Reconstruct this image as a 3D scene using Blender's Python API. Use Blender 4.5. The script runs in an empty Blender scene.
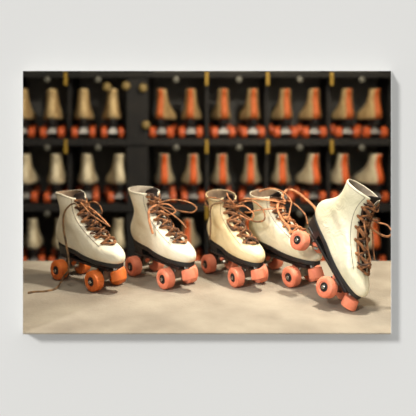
import bpy, bmesh, math, random
from mathutils import Vector, Matrix
random.seed(7)
S = bpy.context.scene
C = S.collection

# ---------------------------------------------------------------- camera, light, exposure
CAM_D, CAM_H = 1.633, 0.62          # distance in front of the opening, height above the counter
FPX = 690.0
cd = bpy.data.cameras.new('camera'); cam = bpy.data.objects.new('camera', cd); C.objects.link(cam)
cam.location = (0, -CAM_D, CAM_H); cam.rotation_euler = (math.pi/2, 0, 0)
cd.sensor_width = 36; cd.lens = FPX/416*36
cd.shift_y = -(208-71)/416
cd.dof.use_dof = True; cd.dof.focus_distance = 1.84; cd.dof.aperture_fstop = 2.2
cd.clip_start = 0.05
S.camera = cam

w = bpy.data.worlds.new('world'); S.world = w; w.use_nodes = True
bg = w.node_tree.nodes['Background']
bg.inputs[0].default_value = (1.0, 0.995, 0.98, 1); bg.inputs[1].default_value = 0.525

def lamp(name, kind, loc, target, energy, color, **kw):
    d = bpy.data.lights.new(name, kind); d.energy = energy; d.color = color
    for k, v in kw.items(): setattr(d, k, v)
    o = bpy.data.objects.new(name, d); C.objects.link(o); o.location = loc
    o.rotation_euler = (Vector(target)-Vector(loc)).to_track_quat('-Z', 'Y').to_euler()
    return o
lamp('daylight', 'SUN', (0, 0, 0), (0.72, 1.0, -0.80), 1.9, (1.0, 0.99, 0.975), angle=math.radians(9))
lamp('ceiling_spot', 'AREA', (0.49, 0.29, 1.15), (-0.10, 0.42, 0.05), 20.5, (1.0, 0.95, 0.86), shape='DISK', size=0.08)
lamp('added_fill', 'AREA', (-0.60, 0.34, 1.25), (-0.15, 0.45, 0.10), 4.0, (1.0, 0.94, 0.86), shape='DISK', size=0.25)  # added fill that brightens the left skates, no lamp seen there
lamp('rack_lamp', 'AREA', (0.35, 0.75, 1.38), (0.25, 1.9, 0.05), 14, (1.0, 0.84, 0.62), shape='DISK', size=0.3)

vs = S.view_settings
vs.view_transform = 'Standard'; vs.look = 'None'; vs.exposure = 0.0; vs.gamma = 1.0; vs.use_curve_mapping = False

# ---------------------------------------------------------------- helpers
def lin(c):
    return tuple(((v/255)/12.92 if v/255 <= .04045 else ((v/255+.055)/1.055)**2.4) for v in c)

def mat(name, rgb, rough=.6, metal=0.0, rgb2=None, scale=20, lo=.4, hi=.65, bump=0.0, bscale=200, spec=.5, coat=0.0, detail=4, distort=0.0):
    m = bpy.data.materials.new(name); m.use_nodes = True
    nt = m.node_tree; b = nt.nodes['Principled BSDF']
    b.inputs['Roughness'].default_value = rough; b.inputs['Metallic'].default_value = metal
    b.inputs['Specular IOR Level'].default_value = spec; b.inputs['Coat Weight'].default_value = coat
    tc = nt.nodes.new('ShaderNodeTexCoord')
    b.inputs['Base Color'].default_value = (*lin(rgb), 1)
    if rgb2:
        n = nt.nodes.new('ShaderNodeTexNoise'); n.inputs['Scale'].default_value = scale
        n.inputs['Detail'].default_value = detail; n.inputs['Distortion'].default_value = distort
        r = nt.nodes.new('ShaderNodeValToRGB')
        r.color_ramp.elements[0].position = lo; r.color_ramp.elements[0].color = (*lin(rgb), 1)
        r.color_ramp.elements[1].position = hi; r.color_ramp.elements[1].color = (*lin(rgb2), 1)
        nt.links.new(tc.outputs['Object'], n.inputs['Vector']); nt.links.new(n.outputs['Fac'], r.inputs['Fac'])
        nt.links.new(r.outputs['Color'], b.inputs['Base Color'])
    if bump:
        n2 = nt.nodes.new('ShaderNodeTexNoise'); n2.inputs['Scale'].default_value = bscale; n2.inputs['Detail'].default_value = 5
        bp = nt.nodes.new('ShaderNodeBump'); bp.inputs['Strength'].default_value = bump; bp.inputs['Distance'].default_value = .004
        nt.links.new(tc.outputs['Object'], n2.inputs['Vector']); nt.links.new(n2.outputs['Fac'], bp.inputs['Height'])
        last = bp
        if 'leather' in name and 'rental' not in name:          # soft creases
            n3 = nt.nodes.new('ShaderNodeTexNoise'); n3.inputs['Scale'].default_value = 22; n3.inputs['Detail'].default_value = 2
            n3.inputs['Distortion'].default_value = 1.6
            b3 = nt.nodes.new('ShaderNodeBump'); b3.inputs['Strength'].default_value = .28; b3.inputs['Distance'].default_value = .012
            nt.links.new(tc.outputs['Object'], n3.inputs['Vector']); nt.links.new(n3.outputs['Fac'], b3.inputs['Height'])
            nt.links.new(bp.outputs['Normal'], b3.inputs['Normal']); last = b3
        nt.links.new(last.outputs['Normal'], b.inputs['Normal'])
    return m

def link(name, verts, faces, m, parent=None, smooth=True, mats=None, fm=None):
    me = bpy.data.meshes.new(name); me.from_pydata([tuple(v) for v in verts], [], faces)
    for x in ([m] if mats is None else mats): me.materials.append(x)
    if fm: me.polygons.foreach_set('material_index', fm)
    bm = bmesh.new(); bm.from_mesh(me); bmesh.ops.recalc_face_normals(bm, faces=bm.faces); bm.to_mesh(me); bm.free()
    if smooth: me.shade_smooth()
    o = bpy.data.objects.new(name, me); C.objects.link(o)
    if parent: o.parent = parent
    return o

def sharp(o, deg=35):
    o.data.set_sharp_from_angle(angle=math.radians(deg)); return o

class MB:
    def __init__(s): s.v = []; s.f = []
    def add(s, v, f):
        k = len(s.v); s.v += [Vector(x) for x in v]; s.f += [tuple(i+k for i in q) for q in f]; return s
    def box(s, x0, x1, y0, y1, z0, z1):
        return s.hexa([(x0,y0,z0),(x1,y0,z0),(x1,y1,z0),(x0,y1,z0),(x0,y0,z1),(x1,y0,z1),(x1,y1,z1),(x0,y1,z1)])
    def hexa(s, p):
        return s.add(p, [(0,3,2,1),(4,5,6,7),(0,1,5,4),(1,2,6,5),(2,3,7,6),(3,0,4,7)])
    def lathe(s, prof, origin=(0,0,0), axis=(0,1,0), n=32):      # prof: (along axis, radius)
        ax = Vector(axis).normalized(); a = ax.orthogonal().normalized(); b = ax.cross(a); o = Vector(origin)
        v = []; f = []
        for (h, r) in prof:
            for i in range(n):
                t = 2*math.pi*i/n; v.append(o+ax*h+(a*math.cos(t)+b*math.sin(t))*r)
        for j in range(len(prof)-1):
            for i in range(n):
                f.append((j*n+i, j*n+(i+1)%n, (j+1)*n+(i+1)%n, (j+1)*n+i))
        f.append(tuple(range(n))[::-1]); f.append(tuple((len(prof)-1)*n+i for i in range(n)))
        return s.add(v, f)
    def tube(s, pts, ra, rb=None, n=6, up=(0,0,1)):
        rb = rb or ra; pts = [Vector(p) for p in pts]; v = []; f = []
        nrm = None
        for i, p in enumerate(pts):
            t = (pts[min(i+1, len(pts)-1)]-pts[max(i-1, 0)]).normalized()
            if nrm is None:
                nrm = Vector(up)-t*t.dot(Vector(up))
                if nrm.length < 1e-3: nrm = t.orthogonal()
            else: nrm = nrm-t*t.dot(nrm)
            nrm.normalize(); bi = t.cross(nrm)
            for k in range(n):
                q = 2*math.pi*k/n; v.append(p+bi*math.cos(q)*ra+nrm*math.sin(q)*rb)
        for j in range(len(pts)-1):
            for i in range(n): f.append((j*n+i, j*n+(i+1)%n, (j+1)*n+(i+1)%n, (j+1)*n+i))
        f.append(tuple(range(n))[::-1]); f.append(tuple((len(pts)-1)*n+i for i in range(n)))
        return s.add(v, f)
    def build(s, name, m, parent=None, smooth=True, bevel=0):
        o = link(name, s.v, s.f, m, parent, smooth)
        if bevel:
            md = o.modifiers.new('bevel', 'BEVEL'); md.width = bevel; md.segments = 2; md.limit_method = 'ANGLE'
        if smooth: sharp(o)
        return o

def catmull(pts, sub=8):
    P = [tuple(p) for p in pts]; out = []
    for i in range(len(P)-1):
        p0 = P[max(i-1, 0)]; p1 = P[i]; p2 = P[i+1]; p3 = P[min(i+2, len(P)-1)]
        for k in range(sub):
            t = k/sub
            out.append(tuple(.5*((2*b)+(-a+c)*t+(2*a-5*b+4*c-d)*t*t+(-a+3*b-3*c+d)*t**3) for a, b, c, d in zip(p0, p1, p2, p3)))
    out.append(P[-1]); return out

def tag(o, label, cat, group=None):
    o['label'] = label; o['category'] = cat
    if group: o['group'] = group
    return o
def empty(name, M=None):
    o = bpy.data.objects.new(name, None); C.objects.link(o); o.empty_display_size = .05
    if M is not None: o.matrix_world = M
    return o
def struct(o): o['kind'] = 'structure'; return o
def floor_pt(px, py):                       # point of the counter top seen at a photo pixel
    d = FPX*CAM_H/(py-71); return Vector(((px-208)/FPX*d, d-CAM_D, 0))

# ---------------------------------------------------------------- materials
M_wall = mat('white_wall_paint', (230,230,228), .85, spec=.2, bump=.02, bscale=300)
M_rim = mat('white_rim', (238,238,236), .7, spec=.2)
M_floor = mat('sandy_concrete', (168,157,138), .8, rgb2=(138,127,111), scale=7, lo=.35, hi=.72, bump=.35, bscale=130, spec=.25, detail=8)
M_room = mat('dark_room_paint', (52,51,49), .9, spec=.1)
M_rack = mat('black_stained_wood', (42,41,40), .75, rgb2=(48,46,43), scale=12, spec=.2)
M_back = mat('charcoal_backing', (105,102,96), .9, spec=.1)
M_yellow = mat('yellow_tag', (176,140,44), .6)
M_bolt = mat('dull_steel', (112,110,98), .5, metal=.3)
M_brass = mat('old_brass', (140,118,66), .6)
M_cream = mat('worn_cream_leather', (240,228,196), .46, rgb2=(206,188,148), scale=13, lo=.42, hi=.75, bump=.25, bscale=60, spec=.45, detail=6)
M_white = mat('worn_white_leather', (245,235,208), .42, rgb2=(212,196,158), scale=10, lo=.45, hi=.8, bump=.25, bscale=55, spec=.5, detail=6)
M_tanl = mat('yellowed_leather', (240,220,172), .46, rgb2=(204,174,118), scale=12, lo=.38, hi=.72, bump=.25, bscale=60, detail=6)
M_green = mat('greying_cream_leather', (236,228,198), .38, rgb2=(196,190,152), scale=9, lo=.42, hi=.78, bump=.2, bscale=50, spec=.5, detail=6)
M_lining = mat('brown_lining', (128,104,78), .8, rgb2=(92,72,52), scale=30)
M_glining = mat('grey_lining', (150,138,120), .8, rgb2=(104,92,78), scale=30)
M_tongue = mat('dark_tongue', (44,31,22), .9, rgb2=(28,20,15), scale=40)
M_black = mat('black_sole', (26,25,25), .45, rgb2=(40,37,34), scale=40)
M_metal = mat('tarnished_metal', (120,114,104), .35, metal=.85, rgb2=(70,62,54), scale=60)
M_chrome = mat('worn_chrome', (190,186,176), .25, metal=1.0)
M_lace = mat('brown_lace', (178,118,70), .75, rgb2=(104,66,38), scale=90, lo=.35, hi=.62, bump=.4, bscale=700)
M_lace_o = mat('rust_lace', (208,140,90), .75, rgb2=(140,86,52), scale=70, lo=.4, hi=.7, bump=.4, bscale=700)
M_lace_g = mat('faded_lace', (140,104,66), .8, rgb2=(84,64,42), scale=60)
M_lace_d = mat('dark_brown_lace', (84,56,36), .85, rgb2=(46,31,21), scale=60)
M_eye = mat('eyelet_metal', (150,126,84), .35, metal=.8)
M_wo = mat('orange_wheel', (238,126,56), .5, rgb2=(218,104,42), scale=30, spec=.4)
M_ws = mat('salmon_wheel', (244,148,114), .5, rgb2=(230,124,90), scale=30, spec=.4)
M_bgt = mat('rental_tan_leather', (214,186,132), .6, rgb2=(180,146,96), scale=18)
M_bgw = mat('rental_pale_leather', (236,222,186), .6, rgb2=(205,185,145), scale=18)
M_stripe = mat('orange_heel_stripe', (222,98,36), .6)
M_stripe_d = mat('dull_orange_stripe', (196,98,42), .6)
M_wr = mat('rental_orange_wheel', (206,92,42), .5)
M_bgm = mat('rental_steel', (200,195,185), .4, metal=.5)

# ---------------------------------------------------------------- setting
L, R_ = -0.4379, 0.4331               # opening left and right at its front edge
T, PRO = CAM_H, 0.045                 # opening top, how far the rim stands off the wall
WY = PRO
fl = lambda y: (CAM_D+y)/CAM_D
def xl(y): return L*fl(y)*1.0004
def xr(y): return R_*fl(y)*1.0004
# front wall; its opening is made up in place of a flat print
m = MB(); y0, y1 = WY, WY+.02
a, b, g = xl(y0)-.0008, xr(y0)+.0008, .006
zt, zb = T+.0008, -.015
m.hexa([(-3,y0,-2),(a,y0,-2),(a-g,y1,-2),(-3,y1,-2),(-3,y0,2.2),(a,y0,2.2),(a-g,y1,2.2),(-3,y1,2.2)])
m.hexa([(b,y0,-2),(3,y0,-2),(3,y1,-2),(b+g,y1,-2),(b,y0,2.2),(3,y0,2.2),(3,y1,2.2),(b+g,y1,2.2)])
m.hexa([(a,y0,zt),(b,y0,zt),(b+g,y1,zt+.001),(a-g,y1,zt+.001),(a,y0,2.2),(b,y0,2.2),(b+g,y1,2.2),(a-g,y1,2.2)])
m.hexa([(a,y0,-2),(b,y0,-2),(b+g,y1,-2),(a-g,y1,-2),(a,y0,zb),(b,y0,zb),(b+g,y1,zb-.006),(a-g,y1,zb-.006)])
struct(m.build('wall_front', M_wall, smooth=False))
# thin splayed rim, added to cast the print's drop shadow on the wall
m = MB(); th = .0009; ye = WY+.02
for x, s in ((xl, -1), (xr, 1)):
    m.hexa([(x(0),0,-.003),(x(0)+s*th,0,-.003),(x(ye)+s*th,ye,-.018),(x(ye),ye,-.018),
            (x(0),0,T+th),(x(0)+s*th,0,T+th),(x(ye)+s*th,ye,T+th),(x(ye),ye,T+th)])
m.hexa([(xl(0),0,T),(xr(0),0,T),(xr(ye),ye,T),(xl(ye),ye,T),(xl(0),0,T+th),(xr(0),0,T+th),(xr(ye),ye,T+th),(xl(ye),ye,T+th)])
struct(m.build('shadow_rim_1', M_rim, smooth=False))
# counter slab: thin nosing put forward to cast the lower shadow, thicker inside
CB = floor_pt(208, 261).y
m = MB()
m.hexa([(xl(0),0,-.003),(xr(0),0,-.003),(xr(ye),ye,-.018),(xl(ye),ye,-.018),(xl(0),0,0),(xr(0),0,0),(xr(ye),ye,0),(xl(ye),ye,0)])
m.box(-1.3, 1.3, ye, CB, -.04, 0)
co = m.build('counter', M_floor, smooth=False)
tag(co, 'sandy concrete counter slab with the row of worn skates standing on it', 'counter')
# room behind
m = MB(); m.box(-1.9,1.9,ye,2.7,1.5,1.55); struct(m.build('ceiling', M_room, smooth=False))
m = MB(); m.box(-1.9,1.9,2.6,2.65,-1.0,1.5); struct(m.build('wall_back', M_room, smooth=False))
m = MB(); m.box(-1.95,-1.9,ye,2.65,-1.0,1.5); struct(m.build('wall_left', M_room, smooth=False))
m = MB(); m.box(1.9,1.95,ye,2.65,-1.0,1.5); struct(m.build('wall_right', M_room, smooth=False))
m = MB(); m.box(-1.9,1.9,ye,2.65,-1.05,-1.0); struct(m.build('floor', M_room, smooth=False))
m = MB(); m.box(-1.3,1.3,CB-.05,CB-.02,-1.0,-.04); m.build('base_panel', M_room, co, smooth=False)

# ---------------------------------------------------------------- skates
KEYS = [  # back x,z, front x,z, half width, roundness
 (-.110,.100, .146,.078,.041,0), (-.121,.111, .156,.087,.0445,0), (-.127,.127, .157,.101,.0455,.05), (-.128,.143, .148,.115,.045,.1),
 (-.125,.158, .127,.129,.043,.2), (-.119,.172, .100,.144,.041,.35), (-.111,.187, .066,.162,.041,.55), (-.104,.204, .036,.184,.040,.75),
 (-.099,.222, .012,.208,.040,.9), (-.099,.242, -.004,.233,.041,1), (-.105,.264, -.010,.258,.043,1), (-.113,.288, -.010,.281,.045,1)]
KEYS = [(bx*1.06-.012, .1+(bz-.1)*(.82 if bz > .1 else 1), fx*1.06-.012, .1+(fz-.1)*(.82 if fz > .1 else 1), w_*1.05, k_) for bx, bz, fx, fz, w_, k_ in KEYS]
def gfoot(s):
    P = [(0,.80),(.15,.74),(.38,.68),(.62,.93),(.78,1.02),(.9,.98),(1,.9)]
    for (a0, b0), (a1, b1) in zip(P, P[1:]):
        if s <= a1:
            t = (s-a0)/(a1-a0); t = t*t*(3-2*t); return b0+(b1-b0)*t
    return P[-1][1]
def key(t, K=KEYS):
    i = min(int(t), len(K)-2); u = t-i
    p0, p1, p2, p3 = K[max(i-1,0)], K[i], K[i+1], K[min(i+2, len(K)-1)]
    return [.5*((2*b)+(-a+c)*u+(2*a-5*b+4*c-d)*u*u+(-a+3*b-3*c+d)*u**3) for a, b, c, d in zip(p0,p1,p2,p3)]
def surf(t, phi, off=0.0):
    bx, bz, fx, fz, W, k = key(t)
    s = (1+math.cos(phi))/2; g = gfoot(s)*(1-k)+k*(1-.12*s)
    e = .82+.18*k
    y = math.copysign(W*abs(math.sin(phi))**e*g, math.sin(phi))
    # centre line bends up gently over the instep for the middle rings
    x = bx+(fx-bx)*s; z = bz+(fz-bz)*s
    p = Vector((x, y, z))
    if off:
        e1 = surf(t, phi+.03)-surf(t, phi-.03); tt = min(max(t, .05), len(KEYS)-1.05); e2 = surf(tt+.05, phi)-surf(tt-.05, phi)
        n = e1.cross(e2)
        if n.length > 1e-12:
            n.normalize(); c = Vector((bx+(fx-bx)*.5, 0, bz+(fz-bz)*.5))
            if n.dot(p-c) < 0: n = -n
            p = p+n*off
    return p
def phig(t, w): return math.asin(min(.95, (w/key(t)[4])**(1/(.82+.18*key(t)[5]))/1.0))
TMAX = len(KEYS)-1
LACE0 = 4.15
def boot_mesh(name, m_out, m_in, parent, nr=34, n=40, open_w=(.006,.014), slump=None, openf=True):
    rings = []
    ts = [TMAX*i/(nr-1) for i in range(nr)]
    half = n//2
    for t in ts:
        if t > LACE0: w = open_w[0]+(open_w[1]-open_w[0])*(t-LACE0)/(TMAX-LACE0)
        else: w = .006
        p1 = phig(t, w)
        ph = [p1+(math.pi-p1)*i/half for i in range(half+1)]
        phi = ph+[-q for q in ph[-2::-1]]           # p1 .. pi .. -p1
        rings.append([surf(t, q) for q in phi])
    if slump:
        rings = [[slump(p, t) for p in r] for r, t in zip(rings, ts)]
    v = [p for r in rings for p in r]; m_ = len(rings[0]); f = []
    for j in range(nr-1):
        for i in range(m_):
            if i == m_-1 and openf and ts[j] >= LACE0: continue
            f.append((j*m_+i, j*m_+(i+1)%m_, (j+1)*m_+(i+1)%m_, (j+1)*m_+i))
    f.append(tuple(range(m_))[::-1])
    o = link(name, v, f, m_out, parent, mats=[m_out, m_in])
    # normals outward
    me = o.data; bm = bmesh.new(); bm.from_mesh(me); bm.faces.ensure_lookup_table()
    tst = max(bm.faces, key=lambda q: q.calc_center_median().y)
    if tst.normal.y < 0: bmesh.ops.reverse_faces(bm, faces=bm.faces)
    bm.to_mesh(me); bm.free()
    md = o.modifiers.new('thickness', 'SOLIDIFY'); md.thickness = .0034; md.offset = -1; md.material_offset = 1; md.material_offset_rim = 0
    md = o.modifiers.new('smooth', 'SUBSURF'); md.levels = md.render_levels = 1
    return o

def wheel_parts(parent, mw, x, y, z=.029, detail=True, hub=None):
    sgn = 1 if y > 0 else -1
    o = MB().lathe([(-.0155,.016),(-.0155,.021),(-.0145,.0255),(-.012,.0282),(-.008,.029),(.008,.029),(.012,.0282),(.0145,.0255),(.0155,.021),(.0155,.0165),
                    (.0125,.0155),(.0115,.0095),(.0115,.001)], n=36 if detail else 20).build('wheel', mw, parent)
    o.location = (x, y, z)
    if sgn < 0: o.rotation_euler = (0, 0, math.pi)
    if detail:
        b = MB().lathe([(.0105,.0125),(.0135,.0125),(.014,.0115),(.0136,.0085),(.0125,.0075),(.012,.001)], n=24).build('bearing', M_black, o)
        c = MB().lathe([(.0115,.0062),(.0165,.0060),(.0172,.0050),(.0175,.0030),(.0215,.0028),(.0220,.001)], n=8).build('axle_nut', M_chrome, o)
    return o

def outline(off, zoff, n=48, t=0.0):
    out = []
    for i in range(n):
        q = 2*math.pi*i/n; p = surf(t, q); c = Vector((.02,0,0)); d = Vector((p.x-c.x, p.y, 0))
        d.normalize(); out.append(p+d*off+Vector((0,0,zoff)))
    return out
def slab(rings, name, m_, parent):
    n = len(rings[0]); v = [p for r in rings for p in r]; f = []
    for j in range(len(rings)-1):
        for i in range(n): f.append((j*n+i, j*n+(i+1)%n, (j+1)*n+(i+1)%n, (j+1)*n+i))
    f.append(tuple(range(n))); f.append(tuple((len(rings)-1)*n+i for i in range(n)))
    return sharp(link(name, v, f, m_, parent), 50)

def chassis(root, mw, detail=True):
    so = slab([outline(.0005,.004), outline(.0042,.003), outline(.005,-.003), outline(.0045,-.0085), outline(.001,-.010)], 'sole', M_black, root)
    # heel block
    pts = [p for p in outline(.002,-.009, 64) if p.x < -.05]
    pts.sort(key=lambda p: math.atan2(p.y, -(p.x+.05)))
    top = pts; bot = [Vector((p.x*.97+.000, p.y*.92, .066)) for p in pts]
    slab([top, bot], 'heel', M_black, root)
    pl = MB(); pl.hexa([(-.105,-.024,.060),(.118,-.024,.056),(.118,.024,.056),(-.105,.024,.060),(-.105,-.026,.068),(.122,-.026,.0665),(.122,.026,.0665),(-.105,.026,.068)])
    pl.box(.04,.12,-.022,.022,.064,.076)
    pl.build('plate', M_black if detail else M_rack, root, bevel=.002)
    for s in (-1, 1):
        x = s*.082; tr = MB()
        tr.tube([(x,-.028,.029),(x,.028,.029)], .0065, n=12)
        tr.hexa([(x-.009,-.024,.024),(x+.009,-.024,.024),(x+.009,.024,.024),(x-.009,.024,.024),
                 (x-.012-s*.006,-.011,.056),(x+.012-s*.006,-.011,.056),(x+.012-s*.006,.011,.056),(x-.012-s*.006,.011,.056)])
        tr.tube([(x-s*.006,0,.058),(x-s*.034,0,.046)], .006, n=10)
        t_ = tr.build('truck', M_metal if detail else M_bgm, root, bevel=.0015)
        if detail:
            MB().lathe([(0,.010),(.002,.0125),(.008,.0125),(.010,.010)], (x-s*.020,0,.050), (-s*.55,0,-.83), 20).build('cushion', mw, t_)
            MB().lathe([(0,.007),(.006,.007)], (x-s*.027,0,.040), (-s*.55,0,-.83), 6).build('kingpin_nut', M_chrome, t_)
            MB().tube([(x,-.060,.029),(x,.060,.029)], .0035, n=8).build('axle', M_chrome, t_)
        for y in ((-.042, .042) if detail else (-.044, .044)): wheel_parts(root, mw, x, y, detail=detail)
    if detail:
        ts = MB().lathe([(0,.018),(.0015,.0200),(.024,.0222),(.0275,.0205)], (.136,-.004,.060), (.36,0,-.93), 32).build('toe_stop', mw, root)
        MB().lathe([(0,.008),(.014,.008)], (.118,0,.070), (.36,0,-.93), 12).build('stem', M_chrome, ts)

LW = .0235
def lace_rows(root, m_lace, rows=7, r=.0040, jit=.0025, wob=1.0, slump=None, seed=1, part=True):
    rnd = random.Random(seed)
    ts = [LACE0+.35+(TMAX-.55-LACE0-.35)*i/(rows-1) for i in range(rows)]
    sl = slump or (lambda p, t: p)
    def eye(t, s, off): return sl(surf(t, s*phig(t, LW), off), t)
    mb = MB()
    for i in range(rows-1):
        for s in (-1, 1):
            A = eye(ts[i], s, .002); B = eye(ts[i+1], -s, .002)
            mid = sl(surf((ts[i]+ts[i+1])/2, 0, .009+.003*(s > 0)), ts[i])
            mid = mid+Vector([rnd.uniform(-jit, jit) for _ in range(3)])
            q1 = A.lerp(mid, .5)+sl(surf(ts[i], 0, 1e-3), ts[i])*0+Vector((.003,0,.003)); q2 = mid.lerp(B, .5)+Vector((.003,0,.003))
            mb.tube(catmull([A-Vector((.003,0,.002)), A, q1, mid, q2, B, B-Vector((.003,0,.002))], 4), r*1.15, r*.6, n=8, up=(.5,0,.8))
    A = eye(ts[0], -1, .002); B = eye(ts[0], 1, .002); mid = sl(surf(ts[0]-.15, 0, .006), ts[0])
    mb.tube(catmull([A, mid, B], 6), r*1.15, r*.6, n=8, up=(.5,0,.8))
    lo = mb.build('laces', m_lace, root)
    em = None
    for t in ts:
        for s in (-1, 1):
            p = eye(t, s, .0012); nn = (surf(t, s*phig(t, LW), .01)-surf(t, s*phig(t, LW))).normalized()
            if em is None:
                em = MB().lathe([(-.001,.0044),(.001,.0040),(.0014,.0030),(.0008,.0022)], n=14, axis=(0,0,1)).build('eyelet', M_eye, root); e = em
            else: e = em.copy(); C.objects.link(e); e.parent = root
            e.location = p; e.rotation_euler = nn.to_track_quat('Z', 'Y').to_euler()
    return lo, ts, eye

def tongue(root, m_, slump=None, up=.018, lean=0.0):
    sl = slump or (lambda p, t: p)
    v = []; f = []; n = 9; ts = [LACE0-.6+(TMAX-LACE0+.6)*i/15 for i in range(16)]
    rows = []
    for t in ts:
        rows.append([sl(surf(t, q, -.0075), t)+Vector((0,0,0)) for q in [(-1+2*k/(n-1))*phig(t, .030) for k in range(n)]])
    last = rows[-1]; prev = rows[-2]
    for k in (1, 2, 3):
        rows.append([p+Vector((.35+lean, 0, 1)).normalized()*up*k/3+Vector((0, (-p.y)*.06*k*k/3, -abs(p.y)*.12*k)) for p in last])
    for r in rows: v += r
    for j in range(len(rows)-1):
        for i in range(n-1): f.append((j*n+i, j*n+i+1, (j+1)*n+i+1, (j+1)*n+i))
    o = link('tongue', v, f, m_, root)
    md = o.modifiers.new('thickness', 'SOLIDIFY'); md.thickness = .003; md.offset = 0
    return o

def tangle(root, laces, n, m_, seed, slump, t0=LACE0+.6, t1=TMAX-.3, out=.013, r=.0030):
    rnd = random.Random(seed); mb = MB(); sl = slump or (lambda p, t: p); P = []
    for k in range(n):
        ta = t0+(t1-t0)*(k+rnd.random()*.6)/n; tb = min(TMAX-.1, max(LACE0, ta+rnd.uniform(-1.3, 1.3))); sg = rnd.choice((-1, 1))
        for j in range(6):
            u = j/5; t = ta+(tb-ta)*u+rnd.uniform(-.2, .2); t = min(TMAX-.05, max(LACE0, t))
            wd = .021*sg*(1-2*u)+rnd.uniform(-.006, .006)
            P.append(sl(surf(t, math.copysign(phig(t, max(.001, abs(wd))), wd), .003+out*math.sin(math.pi*u)*rnd.uniform(.5, 1)), t))
    mb.tube(catmull(P, 5), r*1.1, r*.65, n=7, up=(.4,0,.8))
    return mb.build('lace_tangle', m_, laces)

def cord(root, name, pts, m_, r=.0032, flat=.6, sub=8, low=True):
    if low: pts = [(p[0]*1.06-.012-.022*min(1, max(0, (p[2]-.18)/.06)), p[1], .1+(p[2]-.1)*.82) for p in pts]
    return MB().tube(catmull(pts, sub), r*1.1, r*flat*1.1, n=8, up=(.3,.4,.8)).build(name, m_, root)

def collar_seam(root, m_, slump=None):
    """thin raised stitching welt round the collar and down the eyestay"""
    sl = slump or (lambda p, t: p)
    mb = MB()
    for s in (-1, 1):
        pts = [sl(surf(t, s*phig(t, .033), .0002), t) for t in [LACE0-.4+(TMAX-.35-LACE0+.4)*i/14 for i in range(15)]]
        mb.tube(pts, .0008, n=5)
    pts = [sl(surf(TMAX-.35, q, .0002), TMAX) for q in [phig(TMAX-.35, .033)+(2*math.pi-2*phig(TMAX-.35, .033))*i/40 for i in range(41)]]
    mb.tube(pts, .0008, n=5)
    return mb.build('stitching', m_, root)

def skate(M, label, m_boot, m_in, mw, m_lace, slump=None, open_w=(.006,.014), seed=1, scale=1.0, lean=0.0, up=.018, m_t=None):
    root = empty('roller_skate', M @ Matrix.Scale(scale, 4))
    tag(root, label, 'roller skate', 'worn roller skates on the counter')
    boot = boot_mesh('boot', m_boot, m_in, root, slump=slump, open_w=open_w)
    collar_seam(boot, m_in, slump)
    chassis(root, mw)
    tongue(root, m_t or M_tongue, slump, up, lean)
    lo, ts, eye = lace_rows(root, m_lace, slump=slump, seed=seed)
    tangle(root, lo, 7, M_lace_d, seed+50, slump)
    tangle(root, lo, 3, m_lace, seed+80, slump, out=.018)
    return root, lo, eye

def place(front_px, front_py, theta, scale=1.0):
    """near front wheel centre seen at a pixel; theta = heading turned from +x towards the camera"""
    d = FPX*CAM_H/(front_py+10.3-71)
    w = Vector(((front_px-208)/FPX*d, d-CAM_D, 0))
    rz = Matrix.Rotation(-theta, 4, 'Z')
    loc = w-(rz @ Vector((.082,-.052,0)))*scale
    return Matrix.Translation(loc) @ rz
rad = math.radians

# 1: leftmost, one lace hanging to the counter
def sl1(p, t):
    k = max(0, (t-7)/4); s = 1 if p.y > 0 else -1
    return Vector((p.x-.006*k*k, p.y*(1-.10*k), p.z+(.004*math.sin(p.x*60))*k))
M1 = place(91.5, 281.5, rad(42))
r1, l1, e1 = skate(M1, 'white leather roller skate with one long lace trailing onto the counter', M_white, M_lining, M_wo, M_lace, sl1, (.008,.022), seed=3)
I1 = (r1.matrix_world).inverted()
def loc_of(root, px, py, d):                # local point of a skate from a pixel and a depth
    p = Vector(((px-208)/FPX*d, d-CAM_D, CAM_H-(py-71)/FPX*d)); return root.matrix_world.inverted() @ p
def fl_of(root, px, py, z=.002):
    p = floor_pt(px, py); p.z = z; return root.matrix_world.inverted() @ p
bpy.context.view_layer.update()
def side_pts(root, seq):                    # (px, py, depth) list to local points
    return [loc_of(root, *q) for q in seq]
trail = side_pts(r1, [(79,207,1.97),(75,203.5,1.985),(69,206,2.0),(64,214,2.03),(63.5,228,2.035),(66,243,2.02),(68.5,258,2.0),(68.5,270,1.985)])
trail += [fl_of(r1, 64, 283, .02), fl_of(r1, 57, 289, .004), fl_of(r1, 46, 292), fl_of(r1, 36, 292.5), fl_of(r1, 28, 294, .003)]
cord(l1, 'loose_end', trail, M_lace_g, .0028, low=False)
cord(l1, 'lace_loop', [(.022,.012,.258),(.040,.020,.262),(.052,.030,.244),(.050,.030,.222),(.036,.018,.222),(.032,.004,.238)], M_lace)
cord(l1, 'lace_loop', [(.020,-.016,.262),(.042,-.020,.250),(.058,-.012,.226),(.070,.006,.204),(.084,.020,.186)], M_lace)
cord(l1, 'loose_end', [(.028,.006,.246),(.044,.012,.232),(.066,.020,.204),(.078,.026,.182)], M_lace_o)

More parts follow.
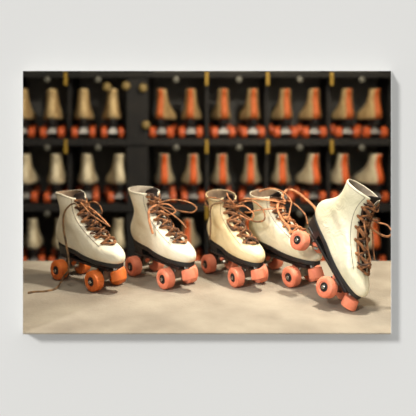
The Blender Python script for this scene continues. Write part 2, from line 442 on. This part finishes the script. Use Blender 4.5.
# 2: upright skate with a big loop at its collar
def sl2(p, t):
    k = max(0, (t-7.5)/3.5)
    return Vector((p.x-.010*k, p.y*(1+.04*k), p.z+.004*k))
M2 = place(163, 279, rad(50))
r2, l2, e2 = skate(M2, 'upright white skate with a wide open collar and lace bow sticking out right', M_white, M_glining, M_ws, M_lace, sl2, (.007,.017), seed=5)
cord(l2, 'lace_loop', [(.018,.006,.252),(.040,.040,.262),(.066,.078,.252),(.082,.092,.232),(.068,.078,.216),(.044,.040,.226),(.026,.006,.238)], M_lace)
cord(l2, 'lace_loop', [(.020,.000,.246),(.050,.014,.250),(.064,.026,.228),(.048,.012,.216),(.032,-.004,.228)], M_lace_o)
cord(l2, 'loose_end', [(.022,-.010,.246),(.026,-.038,.236),(.030,-.050,.206),(.036,-.052,.172),(.040,-.050,.158)], M_lace_o)
cord(l2, 'loose_end', [(.028,.000,.240),(.050,.010,.226),(.072,.026,.200),(.092,.030,.176)], M_lace)

# 3: yellowed skate with slumped collar
def sl3(p, t):
    k = max(0, (t-6)/5); a = math.atan2(p.y, -(p.x+.04))
    return Vector((p.x+.010*k*k+.004*k*math.sin(3*a), p.y*(1+.08*k*k)+.003*k*math.sin(p.z*120), p.z-.004*k+.006*k*math.sin(2.3*a+1)))
M3 = place(233.5, 277, rad(60), .965)
r3, l3, e3 = skate(M3, 'yellowed skate with a slumped creased collar, in the middle of the row', M_tanl, M_lining, M_ws, M_lace, sl3, (.008,.022), seed=8, scale=.965, lean=.5, up=.012)
cord(l3, 'lace_loop', [(.028,.010,.250),(.050,.040,.268),(.070,.060,.260),(.086,.072,.232),(.086,.066,.204),(.066,.046,.196),(.050,.026,.214),(.040,.008,.236)], M_lace)
cord(l3, 'lace_loop', [(.030,.000,.244),(.060,.022,.252),(.078,.038,.226),(.066,.030,.204),(.046,.010,.218)], M_lace_o)
cord(l3, 'lace_loop', [(.020,-.020,.262),(-.004,-.040,.276),(-.036,-.050,.272),(-.050,-.052,.252),(-.036,-.050,.238)], M_lace)
cord(l3, 'loose_end', [(.014,-.030,.262),(-.012,-.048,.250),(-.024,-.054,.222),(-.028,-.056,.190),(-.030,-.058,.150),(-.032,-.060,.120)], M_lace_g)
cord(l3, 'loose_end', [(.030,.006,.244),(.044,-.008,.262),(.030,-.018,.284),(.004,-.006,.292)], M_lace_o)

# 4: skate wrapped with its own laces
def sl4(p, t):
    k = max(0, (t-6)/5); a = math.atan2(p.y, -(p.x+.04))
    return Vector((p.x+.004*k, p.y*(1+.10*k*k), p.z-.010*k+.004*k*math.sin(2*a)))
M4 = place(289, 277, rad(53))
r4, l4, e4 = skate(M4, 'cream skate with loose laces wrapped round its ankle, leaned on by the tipped skate', M_green, M_lining, M_ws, M_lace_o, sl4, (.008,.021), seed=12, lean=.3)
cord(l4, 'lace_wrap', [(.030,.012,.246),(.022,-.034,.262),(-.020,-.056,.262),(-.070,-.054,.254),(-.104,-.040,.240),(-.126,-.026,.222),(-.136,-.010,.208)], M_lace_o)
cord(l4, 'lace_wrap', [(.034,.000,.232),(.018,-.042,.232),(-.020,-.052,.222),(-.066,-.050,.206),(-.104,-.040,.196),(-.126,-.020,.190)], M_lace_o)
cord(l4, 'lace_loop', [(.020,.010,.268),(.020,.030,.292),(.040,.046,.288),(.070,.060,.262),(.094,.068,.236),(.100,.062,.212)], M_lace_o)
cord(l4, 'lace_loop', [(-.030,-.034,.286),(.000,-.020,.300),(.030,.000,.292),(.056,.010,.262),(.060,.000,.232),(.060,-.016,.206)], M_lace_o)
cord(l4, 'loose_end', [(.026,-.010,.252),(.040,-.030,.236),(.052,-.036,.206),(.066,-.030,.180),(.074,-.034,.160)], M_lace_o)
cord(l4, 'loose_end', [(.030,.020,.256),(.052,.030,.246),(.080,.034,.216),(.090,.024,.186)], M_lace)

# 5: skate tipped on its toe against skate 4
R5 = Matrix(((.440,.580,.686),(-.700,.700,-.142),(-.562,-.418,.714))).to_quaternion().to_matrix().to_4x4()
R5 = Matrix.Rotation(rad(8), 4, 'Y') @ R5 @ Matrix.Rotation(rad(18), 4, 'X')
d5 = 1.806
M5 = Matrix.Translation(Vector(((324.5-208)/FPX*d5, d5-CAM_D, .0545))-R5 @ (Vector((.082,-.052,.029))*.95)) @ R5
def sl5(p, t):                              # taller shaft, pushed forward
    k = min(1, max(0, (t-3)/7)); z = .1+(p.z-.1)*(1+.14*k)
    return Vector((p.x+.004*k, p.y*(1+.10*k), z+.30*k*k*(p.x+.065)))
r5, l5, e5 = skate(M5, 'large pale skate tipped nose down onto its toe at the right end', M_green, M_glining, M_ws, M_lace, sl5, (.009,.022), seed=21, scale=.95)
cord(l5, 'lace_loop', [(.020,.006,.250),(.040,.030,.262),(.056,.050,.276),(.078,.056,.272),(.080,.044,.252),(.056,.024,.240),(.034,.004,.240)], M_lace)
cord(l5, 'lace_loop', [(.022,-.004,.246),(.044,-.024,.250),(.066,-.024,.232),(.056,-.010,.218),(.036,.002,.232)], M_lace)
cord(l5, 'loose_end', [(.030,.000,.238),(.058,-.010,.228),(.080,-.006,.200),(.098,.002,.180)], M_lace)
cord(l5, 'loose_end', [(.026,.006,.244),(.046,.022,.236),(.070,.024,.206),(.094,.024,.180)], M_lace)

# ---------------------------------------------------------------- rack of rental skates behind
RD = 3.40                                    # distance of the rack front from the camera
RY = RD-CAM_D; RS = FPX/RD
SH = [CAM_H-(71.5-71)/RS, CAM_H-(139.5-71)/RS, CAM_H-(205.5-71)/RS, CAM_H-(271-71)/RS]   # shelf tops
rack = empty('shelving_rack', Matrix.Translation((0, RY, -1.0)))
tag(rack, 'tall dark shelving rack of rental skates filling the background', 'rack')
RI = Vector((0, RY, -1.0))
def rpart(name, m_, fn, bevel=0, smooth=False):
    mb = MB(); fn(mb); mb.v = [p-RI for p in mb.v]
    return mb.build(name, m_, rack, smooth=smooth, bevel=bevel)
px2x = lambda px: (px-208)/RS
for z in SH: rpart('shelf', M_rack, lambda mb: mb.box(-1.25, 1.25, RY, RY+.34, z-.03, z), .002)
rpart('back_panel', M_back, lambda mb: mb.box(-1.25, 1.25, RY+.34, RY+.36, -1.0, 1.2))
UP = [8, 66, 137, 207, 268, 332, 396]
for k, px in enumerate(UP):
    wd = .052 if px == 137 else .009
    rpart('upright', M_rack, lambda mb: mb.box(px2x(px)-wd, px2x(px)+wd, RY+(.012 if px == 137 else .09), RY+.34, -1.0, 1.2))
    for z, dy in zip(SH[:3], (3, 0, 0)):
        if px == 137 or px == 8 or px == 396: continue
        rpart('shelf_tag', M_yellow, lambda mb: mb.box(px2x(px)-.008, px2x(px)+.006, RY-.006, RY-.001, z-.068, z-.0), .001)
for z in SH[:3]:
    for px in (47, 98, 176, 239, 300, 362):
        rpart('bolt', M_bolt, lambda mb: mb.lathe([(0,.016),(.006,.014),(.009,.006)], (px2x(px), RY-.0005, z-.040), (0,-1,0), 16), smooth=True)
for px, py in ((143,88),(146,125),(126,86),(107,87)):
    rpart('coat_hook', M_brass, lambda mb: (mb.lathe([(0,.010),(.004,.018),(.016,.022),(.026,.016),(.030,.006)], (px2x(px), RY+.012, CAM_H-(py-71)/RS), (0,-1,0), 16),
        mb.tube([(px2x(px), RY+.2, CAM_H-(py-71)/RS),(px2x(px), RY+.01, CAM_H-(py-71)/RS)], .006)), smooth=True)

def rent(p, t):                             # lower, stouter boots
    return Vector((p.x, p.y*(1.34-.072*t), .085+(p.z-.085)*.97))
def rental(m_boot, stripe):
    root = empty('rental_skate'); 
    b = boot_mesh('boot', m_boot, M_lining, root, nr=16, n=24, openf=False, slump=rent)
    b.modifiers.remove(b.modifiers['smooth'])
    if stripe:
        v = []; f = []; nt = 12
        for j in range(nt+1):
            t = TMAX*j/nt; wq = .0125+.010*j/nt
            for q in (-1, -.5, 0, .5, 1): v.append(rent(surf(t, math.pi+q*math.asin(min(.9, wq/key(t)[4])), .0014), t))
        for j in range(nt):
            for i in range(4): f.append((j*5+i, j*5+i+1, (j+1)*5+i+1, (j+1)*5+i))
        st = link('heel_stripe', v, f, stripe, root); md = st.modifiers.new('thickness', 'SOLIDIFY'); md.thickness = .0015; md.offset = 0
    chassis(root, M_wr, detail=False)
    return root
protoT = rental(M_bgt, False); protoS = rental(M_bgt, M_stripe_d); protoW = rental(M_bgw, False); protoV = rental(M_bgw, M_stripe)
used = set()
def put(proto, M, label):
    if proto.name not in used: used.add(proto.name); o = proto
    else:
        o = proto.copy(); C.objects.link(o)
        for ch in [c for c in bpy.data.objects if c.parent == proto]:
            c = ch.copy(); C.objects.link(c); c.parent = o
            for g in ch.children: pass
    o.matrix_world = M
    tag(o, label, 'roller skate', 'rental skates on the rack')
ords = ['first', 'second', 'third', 'fourth', 'fifth', 'sixth', 'seventh', 'eighth', 'ninth', 'tenth', 'eleventh', 'last']
cols = {0: [19,49,80,110,163,191,222,252,285,314,348,375], 1: [22,53,84,115,163,192,221,252,283,312,343,374], 2: [28,58,87,115,160,189,219,250,281,311,341,373]}
rows_ = ['top', 'second', 'lowest visible']
rng = random.Random(4)
for r in (0, 1, 2):
    for i, px in enumerate(cols[r]):
        left = i < 4
        d = RD+.13
        x = (px-208)/FPX*(RD+.05)
        ang = rad(90)+(rad(rng.uniform(7, 14)) if left else rad(rng.uniform(-6, 6)+(6 if i in (9,11) else 0)))
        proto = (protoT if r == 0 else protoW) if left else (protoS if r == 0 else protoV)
        look = ('plain tan' if r == 0 else 'plain pale') if left else ('tan orange-striped' if r == 0 else 'pale orange-striped')
        M = Matrix.Translation((x, RY+.15, SH[r+1])) @ Matrix.Rotation(ang, 4, 'Z')
        put(proto, M, '%s rental skate on the %s rack shelf, %s from the left' % (look, rows_[r], ords[i]) if i < 11 else '%s rental skate on the %s rack shelf, at its right end' % (look, rows_[r]))
